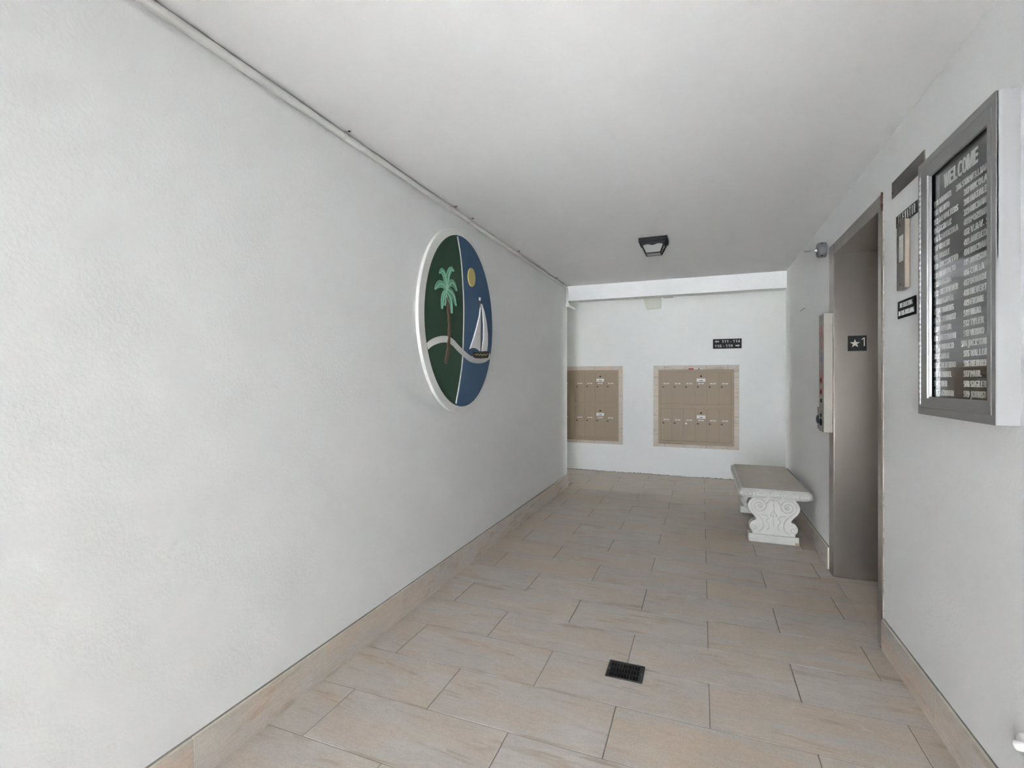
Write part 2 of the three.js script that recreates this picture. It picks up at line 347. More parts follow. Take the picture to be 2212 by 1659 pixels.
// ---------------------------------------------------------------- round plaque on the left wall
{
  const PX = XL + 0.024, PD = 3.432, PY = 1.704, R = 0.622;
  const o = thing('wall_plaque', 'round plaque with palm tree on green and sailboat on blue', 'plaque', [XL, PY, -PD]);
  const T = 0.024;
  // drawing coordinates: u along the wall away from the camera, v up
  const Q = (zx, zy) => { const p = onX(880 + zx * 0.27743, 460 + zy * 0.27728, PX); return new THREE.Vector2(p[2] - PD, p[1] - PY); };
  const put = (name, shape, depth, lift, mat, bevel = 0) => {
    const g = new THREE.ExtrudeGeometry(shape, { depth, bevelEnabled: bevel > 0, bevelSize: bevel, bevelThickness: bevel, bevelSegments: 2, curveSegments: 48 });
    g.translate(0, 0, lift); g.rotateY(Math.PI / 2); return mesh(name, g, mat, o);
  };
  const disc = new THREE.Shape(); disc.absarc(0, 0, R - 0.004, 0, Math.PI * 2);
  put('plaque_body', disc, T - 0.008, 0.001, M.white, 0.004);
  const Ri = 0.578, cu = 0.030;
  const line = pts => new THREE.SplineCurve(pts.map(p => Q(...p))).getPoints(60);
  const divider = line([[386, 150], [418, 350], [434, 560], [441, 750], [437, 980], [430, 1150], [410, 1310], [374, 1520]]);
  const inside = p => Math.hypot(p.x - cu, p.y) < Ri;
  const dv = divider.filter(inside);
  const a0 = Math.atan2(dv[0].y, dv[0].x - cu), a1 = Math.atan2(dv[dv.length - 1].y, dv[dv.length - 1].x - cu);
  const field = (from, to, rev) => { // arc of the inner circle closed by the divider
    const s = []; const n = 60; for (let i = 0; i <= n; i++) { const a = from + (to - from) * i / n; s.push(new THREE.Vector2(cu + Ri * Math.cos(a), Ri * Math.sin(a))); }
    return new THREE.Shape([...s, ...(rev ? [...dv].reverse() : dv)]);
  };
  const e1 = a1 < 0 ? a1 + 2 * Math.PI : a1;
  put('green_field', field(a0, e1, true), 0.0015, T - 0.004, M.green);
  put('blue_field', field(a0, e1 - 2 * Math.PI, true), 0.0015, T - 0.004, M.blue);
  const ribbon = (pts, w) => { // tapering band along a curve; w(t) half width
    const n = pts.length, l = [], r = [];
    for (let i = 0; i < n; i++) { const a = pts[Math.max(0, i - 1)], b = pts[Math.min(n - 1, i + 1)], dx = b.x - a.x, dy = b.y - a.y, m = Math.hypot(dx, dy) || 1, h = w(i / (n - 1)); l.push(new THREE.Vector2(pts[i].x - dy / m * h, pts[i].y + dx / m * h)); r.push(new THREE.Vector2(pts[i].x + dy / m * h, pts[i].y - dx / m * h)); }
    return new THREE.Shape([...l, ...r.reverse()]);
  };
  put('divider_line', ribbon(dv, () => 0.007), 0.004, T - 0.004, M.white);
  const wave = line([[140, 1062], [180, 1018], [240, 990], [300, 983], [350, 1004], [395, 1052], [440, 1095], [490, 1135], [550, 1150], [605, 1140], [650, 1108], [672, 1085]]).filter(inside);
  put('wave_band', ribbon(wave, t => 0.021), 0.0045, T - 0.004, M.white);
  put('trunk', ribbon(line([[306, 660], [318, 760], [325, 860], [322, 980], [313, 1080], [296, 1165]]), t => 0.014 + 0.003 * Math.sin(t * 40)), 0.006, T - 0.002, M.trunk, 0.002);
  const fr = [[[300, 600], [297, 540], [286, 480], [266, 450], [250, 468]], [[306, 600], [312, 520], [322, 465], [341, 438], [357, 452]], [[298, 590], [275, 560], [250, 553], [228, 570], [214, 594]], [[308, 590], [328, 555], [348, 545], [368, 568], [381, 606]], [[296, 605], [282, 640], [273, 690], [268, 745]], [[312, 600], [340, 620], [362, 660], [376, 722]], [[308, 620], [328, 660], [340, 710], [343, 780]], [[300, 625], [292, 670], [290, 722]], [[304, 600], [300, 640], [312, 690]]];
  for (const f of fr) {
    const c = line(f); const m = put('frond', ribbon(c, t => 0.003 + 0.019 * Math.sin(Math.PI * Math.min(1, 0.1 + t * 0.9))), 0.005, T - 0.002, M.frond, 0.0015);
    put('midrib', ribbon(c, t => 0.003 * (1 - t * 0.6)), 0.0035, T + 0.0035, M.frondLight, 0.001); m.add(o.children.pop()); m.children[0].parent = m;
  }
  { const c = Q(498, 502), r = (Q(498, 432).y - Q(498, 572).y) / 2; const s = new THREE.Shape(); s.absarc(c.x, c.y, r, 0, Math.PI * 2); put('sun_disc', s, 0.006, T - 0.002, M.sunYellow, 0.002); }
  const shp = pts => new THREE.Shape(pts.map(p => Q(...p)));
  put('sail', shp([[569, 712], [560, 800], [538, 890], [512, 980], [485, 1058], [505, 1048], [530, 1050], [550, 1062], [563, 1075], [566, 900]]), 0.006, T - 0.002, M.white, 0.002);
  put('sail', shp([[577, 712], [596, 770], [612, 850], [622, 940], [622, 1020], [615, 1082], [578, 1074], [590, 980], [592, 880], [586, 790]]), 0.006, T - 0.002, M.white, 0.002);
  put('mast', ribbon(line([[567, 655], [569, 800], [570, 1080]]), () => 0.006), 0.005, T - 0.002, M.hull);
  put('pennant', shp([[557, 658], [567, 660], [566, 684], [558, 680]]), 0.006, T - 0.001, M.white);
  put('hull', shp([[502, 1082], [560, 1085], [600, 1078], [632, 1081], [622, 1128], [565, 1132], [518, 1128]]), 0.008, T - 0.002, M.hull, 0.002);
  put('hull_zigzag', ribbon(['518,1098', '530,1108', '540,1098', '552,1110', '564,1099', '576,1112', '588,1100', '600,1110', '616,1098'].map(s => Q(...s.split(',').map(Number))), () => 0.003), 0.001, T + 0.0085, M.sunYellow);
}

// ---------------------------------------------------------------- conduit along the top of the left wall
{
  const x = XL + 0.019, y = HC - 0.024, r = 0.0155;
  const o = thing('electrical_conduit', 'painted round conduit with strap clips high on the long wall', 'conduit', [x, y, 0]);
  const pts = [];
  const P = (X, Y, D) => new THREE.Vector3(X - x, Y - y, -D);
  pts.push(P(x, y, D0), P(x, y - 0.001, 3.3), P(x, y, 3.45), P(x, y, 6.55));
  const pipe = (list, rad) => { const c = new THREE.CurvePath(); for (let i = 0; i + 1 < list.length; i++) c.add(new THREE.LineCurve3(list[i], list[i + 1])); return new THREE.TubeGeometry(c, list.length * 6, rad, 16, false); };
  mesh('pipe', pipe(pts, r), M.pipe, o);
  const bend = new THREE.CubicBezierCurve3(P(x, y, 6.54), P(x, y, 6.66), P(x, y, 6.672), P(x, y - 0.09, 6.672));
  mesh('elbow', new THREE.TubeGeometry(bend, 20, r, 16, false), M.pipe, o);
  mesh('pipe', cyl(r, r, 0.11, 16).translate(0, -0.135, -6.672), M.pipe, o);
  mesh('pull_box', rbox(0.038, 0.05, 0.05, 0.006).translate(0.004, -0.205, -6.68), M.pipe, o);
  mesh('pipe', alongZ(cyl(r * 0.9, r * 0.9, 0.34, 16)).translate(0.012, -0.21, -6.86), M.pipe, o);
  mesh('open_end', alongZ(cyl(r * 0.75, r * 0.75, 0.004, 16)).translate(0.012, -0.21, -7.031), M.black, o);
  for (const d of [2.087, 3.29, 3.58, 4.66, 6.06]) {
    const g = new THREE.TorusGeometry(r + 0.0005, 0.0028, 8, 20).scale(1, 1, 3.2).translate(0, 0, -d);
    const s = mesh('strap', g, M.pipe, o);
    mesh('screw', cyl(0.005, 0.005, 0.006, 10).translate(0.026, 0.0185, -d), M.rust, s);
    mesh('strap_tab', rbox(0.028, 0.003, 0.018, 0.001).translate(0.022, 0.0215, -d), M.pipe, s);
  }
}

// ---------------------------------------------------------------- ceiling lamp
{
  const o = thing('ceiling_lamp', 'small black square ceiling lantern with frosted panes', 'lamp', [-0.355, HC, -4.755]);
  const b = 0.106, yb = -0.036, y1 = -0.118, t0 = 0.092, t1 = 0.056;
  mesh('base_plate', rbox(2 * b, 0.034, 2 * b, 0.003).translate(0, -0.017, 0), M.lampBlack, o);
  for (let k = 0; k < 4; k++) {
    const rot = g => g.rotateY(k * Math.PI / 2);
    // scalloped apron
    const s = new THREE.Shape(); s.moveTo(-t0, 0); s.lineTo(t0, 0); s.lineTo(t0 - 0.003, -0.018);
    for (let i = 0; i <= 24; i++) { const u = 1 - i / 12, q = Math.abs(u); s.lineTo(u * (t0 - 0.014), -0.020 - 0.012 * Math.pow(Math.abs(Math.cos(q * Math.PI * 1.0)), 1.5) * (q < 0.5 ? 0.8 : 0.4) + (q > 0.85 ? -0.008 * (q - 0.85) / 0.15 : 0)); }
    s.lineTo(-t0 + 0.003, -0.018);
    const tilt = Math.atan2(t0 - t1, y1 - yb) + Math.PI;
    const ap = new THREE.ExtrudeGeometry(s, { depth: 0.003, bevelEnabled: false }).rotateX(Math.atan2(t0 - t1, yb - y1)).translate(0, yb + 0.002, t0);
    mesh('apron', rot(ap), M.lampBlack, o);
    const pg = new THREE.BufferGeometry();
    pg.setAttribute('position', new THREE.Float32BufferAttribute([-t0 + 0.006, yb, t0 - 0.004, -t1 + 0.004, y1, t1 - 0.004, t1 - 0.004, y1, t1 - 0.004, -t0 + 0.006, yb, t0 - 0.004, t1 - 0.004, y1, t1 - 0.004, t0 - 0.006, yb, t0 - 0.004], 3));
    pg.computeVertexNormals();
    mesh('glass_pane', rot(pg), (M.frost ??= new THREE.MeshPhysicalMaterial({ color: lin(0.52, 0.52, 0.50), roughness: 0.75, transmission: 0.45, thickness: 0, side: THREE.DoubleSide })), o);
    const post = new THREE.CylinderGeometry(0.0055, 0.0055, Math.hypot(y1 - yb, (t0 - t1) * Math.SQRT2), 4);
    const dir = new THREE.Vector3(t1 - t0, y1 - yb, t1 - t0).normalize();
    post.applyQuaternion(new THREE.Quaternion().setFromUnitVectors(new THREE.Vector3(0, -1, 0), dir)).translate((t0 + t1) / 2, (yb + y1) / 2, (t0 + t1) / 2);
    mesh('corner_post', rot(post), M.lampBlack, o);
    mesh('lower_rim', rot(rbox(2 * t1 + 0.006, 0.008, 0.008, 0.002).translate(0, y1, t1)), M.lampBlack, o);
  }
  mesh('bottom_pane', rbox(2 * t1, 0.003, 2 * t1, 0.001).translate(0, y1, 0), M.frost, o);
}

// ---------------------------------------------------------------- mailboxes in the back wall
const door6 = [];
function mailbank(label, X0, units, whitePlug) {
  // X0 = first door edge; units = [[firstX, doors, plateDoor]...]
  const last = units[units.length - 1], xe = last[0] + last[1] * last[2];
  const fx0 = units[0][0] - 0.027, fx1 = xe + 0.029, fy0 = 0.442, fy1 = 1.446;
  const o = thing('mailbox_bank', label, 'mailbox', [(fx0 + fx1) / 2, fy0, -DB]);
  const L = (g) => g.translate(-o.position.x, -o.position.y, DB);
  const rows = [[0.984, 1.414], [0.484, 0.922]];
  // metal trim frame with openings
  const s = new THREE.Shape([[fx0, fy0], [fx1, fy0], [fx1, fy1], [fx0, fy1]].map(p => new THREE.Vector2(...p)));
  for (const [x, n, w] of units) for (const [a, b] of rows) s.holes.push(new THREE.Path([[x - 0.003, a - 0.003], [x - 0.003, b + 0.003], [x + n * w + 0.003, b + 0.003], [x + n * w + 0.003, a - 0.003]].map(p => new THREE.Vector2(...p))));
  mesh('trim_frame', L(new THREE.ExtrudeGeometry(s, { depth: 0.018, bevelEnabled: true, bevelSize: 0.003, bevelThickness: 0.004, bevelSegments: 2 }).translate(0, 0, -DB + 0.002)), M.mailMetal, o);
  mesh('backing', L(box(fx0 + 0.01, fx1 - 0.01, fy0 + 0.01, fy1 - 0.01, DB - 0.004, DB + 0.001)), M.caulk, o);
  units.forEach(([x, n, w, plate], ui) => rows.forEach(([a, b], ri) => {
    for (let k = 0; k < n; k++) {
      const xa = x + k * w, xc = xa + w / 2;
      const d = mesh('mailbox_door', L(rboxAt(xa + 0.0012, xa + w - 0.0012, a + 0.001, b - 0.001, DB - 0.016, DB - 0.004, 0.0012)), M.mailMetal, o);
      const z = DB - 0.0165;
      mesh('name_label', L(box(xc - 0.034, xc + 0.033, b - 0.161, b - 0.147, z, z + 0.001)), M.white, d);
      mesh('label_text', L(box(xc - 0.016, xc + 0.014, b - 0.1565, b - 0.152, z - 0.0003, z)), M.greyCase, d);
      const plug = whitePlug && ri === 1 && k === 2 && ui === units.length - 1;
      mesh(plug ? 'white_plug' : 'lock', L(alongZ(cyl(plug ? 0.013 : 0.010, plug ? 0.013 : 0.0115, 0.008, 18)).translate(xa + 0.032, b - 0.2, -DB + 0.019)), plug ? M.white : M.lock, d);
      if (k === plate) {
        mesh('post_lock', L(alongZ(cyl(0.0115, 0.0115, 0.006, 18)).translate(xc, b - 0.055, -DB + 0.018)), M.black, d);
        mesh('notice_plate', L(box(xc - 0.053, xc + 0.053, b - 0.129, b - 0.086, z - 0.0008, z + 0.001)), M.white, d);
        mesh('notice_print', L(box(xc - 0.021, xc + 0.022, b - 0.119, b - 0.109, z - 0.0012, z)), M.greyCase, d);
      }
    }
  }));
  // tile surround, mitred at the corners
  const ox0 = fx0 - 0.068, ox1 = fx1 + 0.062, oy0 = 0.394, oy1 = 1.507, g = 0.0016;
  const tile = pts => {
    const sh = new THREE.Shape(pts.map(p => new THREE.Vector2(...p)));
    const e = new THREE.ExtrudeGeometry(sh, { depth: 0.007, bevelEnabled: true, bevelSize: 0.0012, bevelThickness: 0.0012, bevelOffset: -0.0012, bevelSegments: 1 });
    const uv = e.attributes.uv, p = e.attributes.position, q = rnd(); for (let i = 0; i < uv.count; i++) uv.setXY(i, p.getX(i) / TW + q, p.getY(i) / TD + q * 2);
    mesh('tile', L(e.translate(0, 0, -DB)), tilePrints[Math.floor(rnd() * 6)], o);
  };
  const pitch = 0.2585;
  const xs = [ox0]; for (let x = ox1 - 0.131; x > ox0 + 0.06; x -= pitch) xs.splice(1, 0, x); xs.push(ox1);
  const ys = [oy0]; for (let y = oy1 - 0.164; y > oy0 + 0.06; y -= pitch) ys.splice(1, 0, y); ys.push(oy1);
  const n = xs.length - 1, m = ys.length - 1;
  for (let i = 0; i < n; i++) for (const top of [0, 1]) {
    const a = xs[i] + g, b = xs[i + 1] - g, yo = top ? oy1 : oy0, yi = top ? fy1 + 0.001 : fy0 - 0.001;
    tile([[a, yo], [b, yo], [i === n - 1 ? fx1 + 0.001 : b, yi], [i === 0 ? fx0 - 0.001 : a, yi]].slice().map(p => p));
  }
  for (let i = 0; i < m; i++) for (const right of [0, 1]) {
    const a = ys[i] + g, b = ys[i + 1] - g, xo = right ? ox1 : ox0, xi2 = right ? fx1 + 0.001 : fx0 - 0.001;
    tile([[xo, a], [xo, b], [xi2, i === m - 1 ? fy1 + 0.001 : b], [xi2, i === 0 ? fy0 - 0.001 : a]]);
  }
  mesh('grout', L(box(ox0, ox1, oy0, oy1, DB - 0.0025, DB)), std(lin(0.28, 0.2, 0.14), 0.9), o);
  return o;
}
mailbank('tan mailbox bank with six doors per row, below the numbers sign', 0, [[-0.513, 6, 0.1435, 3]], true);
mailbank('tan mailbox bank with four doors per row, cut off by the long wall', 0, [[-2.329, 4, 0.1455, 2], [-1.688, 4, 0.1455, 2]], false);
{ // pen on the top ledge of the wide bank
  const o = thing('marker_pen', 'red and white marker pen lying atop the six-door mailbox frame', 'pen', [-0.077, 1.4575, -DB + 0.017]);
  mesh('pen_cap', alongX(cyl(0.0085, 0.0085, 0.062, 14)).translate(-0.055, 0, 0), M.red, o);
  mesh('barrel', alongX(cyl(0.008, 0.008, 0.085, 14)).translate(0.0185, 0, 0), M.white, o);
  mesh('tip', alongX(cyl(0.008, 0.002, 0.022, 14)).translate(0.072, 0, 0), M.white, o);
  mesh('print_band', alongX(cyl(0.0082, 0.0082, 0.02, 14)).translate(0.04, 0, 0), M.greyCase, o);
}
{ // numbers sign
  const o = thing('wall_sign', 'black sign with arrows reading 111-114 and 116-119', 'sign', [0.30, 1.7855, -DB]);
  mesh('plate', rbox(0.336, 0.127, 0.006, 0.001).translate(0, 0, 0.003), M.black, o);
  const arrow = (x, y, dir) => {
    const s = new THREE.Shape([[0, 0], [0.026, 0.019], [0.026, 0.008], [0.055, 0.008], [0.055, -0.008], [0.026, -0.008], [0.026, -0.019]].map(p => new THREE.Vector2(...p)));
    s.holes.push(new THREE.Path([[0.009, 0], [0.0205, 0.0085], [0.0205, -0.0085]].map(p => new THREE.Vector2(...p))));
    const g = new THREE.ExtrudeGeometry(s, { depth: 0.001, bevelEnabled: false }); if (dir < 0) g.rotateZ(Math.PI);
    mesh('arrow', g.translate(x, y, 0.006), M.letter, o);
  };
  mesh('lettering', textGeo('111 - 114', 0.036, 0.213).translate(-0.063, 0.013, 0.0058), M.letter, o);
  mesh('lettering', textGeo('116 - 119', 0.036, 0.213).translate(-0.148, -0.046, 0.0058), M.letter, o);
  arrow(-0.15, 0.031, 1); arrow(0.151, -0.028, -1);
}
{ // box high on the back wall
  const o = thing('junction_box', 'cream painted box with slanted side, high under the beam', 'box', [-0.61, 2.29, -DB]);
  const s = new THREE.Shape([[-0.085, 0], [0.1, 0.004], [0.1, 0.15], [-0.125, 0.15]].map(p => new THREE.Vector2(...p)));
  mesh('cover', new THREE.ExtrudeGeometry(s, { depth: 0.05, bevelEnabled: true, bevelSize: 0.002, bevelThickness: 0.003, bevelSegments: 1 }), M.paintTrim, o);
  mesh('dark_slot', box(0.13, 0.26, 0.142, 0.149, -0.004, 0), M.caulk, o);
}

// ---------------------------------------------------------------- concrete bench
{
  const bx = 0.518, z0 = 4.965, z1 = 6.387, yt = 0.447, ybm = 0.372;
  const o = thing('concrete_bench', 'white cast concrete bench with scroll legs and tan seat', 'bench', [bx, 0, -(z0 + z1) / 2]);
  const cz = (z0 + z1) / 2, len = z1 - z0, wid = 0.492;
  // slab: rounded rectangle lofted with a bulging edge
  {
    const prof = [[-0.028, 0], [-0.012, 0.012], [0, 0.028], [0, 0.047], [-0.01, 0.062], [-0.024, 0.0745]];   // [outset, height]
    const ring = (out, y) => { const pts = [], hx = wid / 2 + out, hz = len / 2 + out, r = 0.02; for (let c = 0; c < 4; c++) for (let i = 0; i <= 4; i++) { const a = c * Math.PI / 2 + i / 4 * Math.PI / 2, sx = (c === 0 || c === 3) ? 1 : -1, sz = c < 2 ? 1 : -1; pts.push([sx * (hx - r) + r * Math.cos(a), ybm + y, sz * (hz - r) + r * Math.sin(a)]); } return pts; };
    const rings = prof.map(p => ring(...p)), P = [], U = []; const n = rings[0].length;
    const v = p => { P.push(...p); U.push(p[0] + p[2] * 0.7, p[1] + p[2] * 0.7); };
    for (let k = 0; k + 1 < rings.length; k++) for (let i = 0; i < n; i++) { const j = (i + 1) % n, a = rings[k][i], b = rings[k][j], c = rings[k + 1][j], d = rings[k + 1][i]; [a, d, c, a, c, b].forEach(v); }
    for (let i = 1; i + 1 < n; i++) { [rings[0][0], rings[0][i], rings[0][i + 1]].forEach(v); }
    const g = new THREE.BufferGeometry(); g.setAttribute('position', new THREE.Float32BufferAttribute(P, 3)); g.setAttribute('uv', new THREE.Float32BufferAttribute(U, 2)); g.computeVertexNormals();
    const slab = mesh('seat_edge', g, M.stone, o);
    const top = new THREE.Shape(rings[rings.length - 1].map(p => new THREE.Vector2(p[0], -p[2])));
    mesh('seat_top', new THREE.ExtrudeGeometry(top, { depth: 0.0022, bevelEnabled: false }).rotateX(-Math.PI / 2).translate(0, yt - 0.002, 0), M.stoneTop, o);
    // carved ovals along the edges
    const oval = (w, h) => { const l = [[1, 0.0034], [0.68, 0.0032]].map(([k, t]) => { const c = []; for (let i = 0; i < 28; i++) { const a = i / 28 * Math.PI * 2, ca = Math.cos(a), sa = Math.sin(a); c.push(new THREE.Vector3(Math.sign(ca) * Math.pow(Math.abs(ca), 0.7) * w * k, Math.sign(sa) * Math.pow(Math.abs(sa), 0.7) * h * k, 0)); } return new THREE.TubeGeometry(new THREE.CatmullRomCurve3(c, true), 36, t, 6, true); }); l.push(new THREE.SphereGeometry(1, 14, 10).scale(w * 0.42, h * 0.42, 0.006)); return merge(l); };
    const cy = ybm + 0.0375;
    const go = oval(0.041, 0.026);
    for (const e of [1, -1]) for (let i = 0; i < 5; i++) { const m = mesh('carved_oval', go, M.stone, o); m.position.set(-0.196 + i * 0.098, cy, e * (len / 2 - 0.0005)); m.rotation.y = e > 0 ? 0 : Math.PI; }
    for (const e of [1, -1]) for (let i = 0; i < 14; i++) { const m = mesh('carved_oval', go, M.stone, o); m.position.set(e * (wid / 2 - 0.0005), cy, -len / 2 + 0.05 + i * (len - 0.1) / 13); m.rotation.y = e * Math.PI / 2; }
  }
  // legs
  const spiral = (cx, cy, r0, turns, dir, a0, rt = 0.0042) => { const c = []; const n = 46; for (let i = 0; i <= n; i++) { const t = i / n, r = r0 * (1 - 0.86 * t), a = a0 + dir * t * turns * Math.PI * 2; c.push(new THREE.Vector3(cx + r * Math.cos(a), cy + r * Math.sin(a), 0)); } return new THREE.TubeGeometry(new THREE.CatmullRomCurve3(c), 70, rt, 6, false); };
  const stroke = (pts, rt = 0.0042) => new THREE.TubeGeometry(new THREE.CatmullRomCurve3(pts.map(p => new THREE.Vector3(p[0], p[1], 0))), 30, rt, 6, false);
  const half = [[0.132, 0.372], [0.150, 0.352], [0.172, 0.325], [0.181, 0.295], [0.176, 0.265], [0.160, 0.238], [0.138, 0.214], [0.124, 0.196], [0.121, 0.184], [0.126, 0.176], [0.145, 0.168], [0.158, 0.152], [0.166, 0.130], [0.164, 0.108], [0.152, 0.092], [0.146, 0.080], [0.150, 0.066]];
  const leg = front => {
    const s = new THREE.Shape([...half.map(p => new THREE.Vector2(p[0], p[1])), ...[...half].reverse().map(p => new THREE.Vector2(-p[0], p[1]))]);
    const g = new THREE.ExtrudeGeometry(s, { depth: 0.092, bevelEnabled: true, bevelSize: 0.006, bevelThickness: 0.008, bevelSegments: 3, bevelOffset: -0.004 });
    g.translate(0, 0, -0.046); return g;
  };
  for (const [d, out] of [[5.145, 1], [6.205, -1]]) {
    const l = mesh('leg', leg(), M.stone, o); l.position.z = cz - d;
    mesh('plinth', rbox(0.352, 0.068, 0.116, 0.008, 3).translate(0, 0.034, 0), M.stone, l);
    for (const f of [1, -1]) {
      const tubes = [];
      for (const q of [1, -1]) {
        tubes.push(spiral(q * 0.098, 0.292, 0.062, 2.1, q, q > 0 ? -0.6 : Math.PI + 0.6));
        tubes.push(spiral(q * 0.135, 0.118, 0.026, 1.5, -q, q > 0 ? 1.2 : Math.PI - 1.2, 0.0034));
        tubes.push(stroke([[q * 0.158, 0.30], [q * 0.148, 0.258], [q * 0.112, 0.222], [q * 0.082, 0.186], [q * 0.070, 0.15], [q * 0.076, 0.112], [q * 0.1, 0.085]]));
        tubes.push(stroke([[q * 0.086, 0.222], [q * 0.05, 0.218], [q * 0.036, 0.196], [q * 0.05, 0.178], [q * 0.034, 0.15], [q * 0.03, 0.122], [q * 0.046, 0.104]], 0.0036));
        tubes.push(stroke([[0, 0.34], [q * 0.018, 0.346], [q * 0.034, 0.335], [q * 0.044, 0.31]], 0.0036));
        tubes.push(stroke([[0, 0.262], [q * 0.012, 0.246], [q * 0.022, 0.218], [q * 0.008, 0.222]], 0.0034));
      }
      tubes.push(stroke([[0, 0.318], [0.004, 0.27], [-0.002, 0.21], [0, 0.135]], 0.0036));
      tubes.push(new THREE.SphereGeometry(0.012, 10, 8).scale(1, 1, 0.5).translate(0.098, 0.292, 0), new THREE.SphereGeometry(0.012, 10, 8).scale(1, 1, 0.5).translate(-0.098, 0.292, 0));
      const c = mesh('carved_scrolls', merge(tubes), M.stone, l); c.position.z = f * 0.0535; if (f < 0) c.rotation.y = Math.PI;
    }
    if (out > 0) mesh('chipped_corner', rbox(0.022, 0.018, 0.006, 0.002).translate(0.158, 0.014, 0.056), std(lin(0.42, 0.30, 0.18), 0.9), l);
  }
}

// ---------------------------------------------------------------- floor drain
{
  const o = thing('floor_drain', 'black slotted drain grate set in the tile floor', 'drain', [(drain.x0 + drain.x1) / 2, 0, -(drain.d0 + drain.d1) / 2]);
  const w = drain.x1 - drain.x0 - 0.002, d = drain.d1 - drain.d0 - 0.002;
  const s = new THREE.Shape([[-w / 2, -d / 2], [w / 2, -d / 2], [w / 2, d / 2], [-w / 2, d / 2]].map(p => new THREE.Vector2(...p)));
  for (let r = 0; r < 3; r++) for (let k = 0; k < 10; k++) {
    const x = -0.0565 + k * 0.01255 - 0.003, y = -0.047 + r * 0.047, a = 0.0033, b = 0.0175;
    s.holes.push(new THREE.Path([[x - a, y - b], [x - a, y + b], [x + a, y + b], [x + a, y - b]].map(p => new THREE.Vector2(...p))));
  }
  mesh('grate', new THREE.ExtrudeGeometry(s, { depth: 0.006, bevelEnabled: false }).rotateX(-Math.PI / 2).translate(0, -0.0045, 0), M.grate, o);
  mesh('rim', merge([[0, d / 2], [0, -d / 2]].map(([x, z]) => rbox(w, 0.005, 0.005, 0.0015).translate(x, 0.001, z * 0.965)).concat([[w / 2, 0], [-w / 2, 0]].map(([x, z]) => rbox(0.005, 0.005, d, 0.0015).translate(x * 0.965, 0.001, z)))), M.grate, o);
  for (const q of [-1, 1]) mesh('screw', cyl(0.0032, 0.0032, 0.002, 12).translate(q * (w / 2 - 0.008), 0.0022, 0.004), M.chrome, o);
  mesh('pan', merge([box(-w / 2, w / 2, -0.12, -0.1, -d / 2, d / 2), box(-w / 2 - 0.02, -w / 2, -0.12, -0.01, -d / 2, d / 2), box(w / 2, w / 2 + 0.02, -0.12, -0.01, -d / 2, d / 2), box(-w / 2, w / 2, -0.12, -0.01, -d / 2 - 0.02, -d / 2), box(-w / 2, w / 2, -0.12, -0.01, d / 2, d / 2 + 0.02)]), M.pit, o);
}

// ---------------------------------------------------------------- right wall: elevator signs and fixtures
{ // star plate on the far jamb
  const o = thing('jamb_plate', 'black floor plate with white star and numeral 1 on steel jamb', 'sign', [0.9215, 1.547, -4.41]);
  mesh('plate', rbox(0.101, 0.1, 0.004, 0.001).translate(0, 0, 0.002), M.black, o);
  const s = new THREE.Shape(); for (let i = 0; i < 10; i++) { const a = Math.PI / 2 + i * Math.PI / 5, r = i % 2 ? 0.0112 : 0.0285; s[i ? 'lineTo' : 'moveTo'](r * Math.cos(a), r * Math.sin(a)); }
  const cream = std(lin(0.72, 0.68, 0.58), 0.6);
  mesh('star', new THREE.ExtrudeGeometry(s, { depth: 0.0015, bevelEnabled: false }).translate(-0.012, -0.002, 0.004), cream, o);
  mesh('numeral', textGeo('1', 0.056, 0.017, 0.0015, fontReg).translate(0.0235, -0.019, 0.004), cream, o);
}
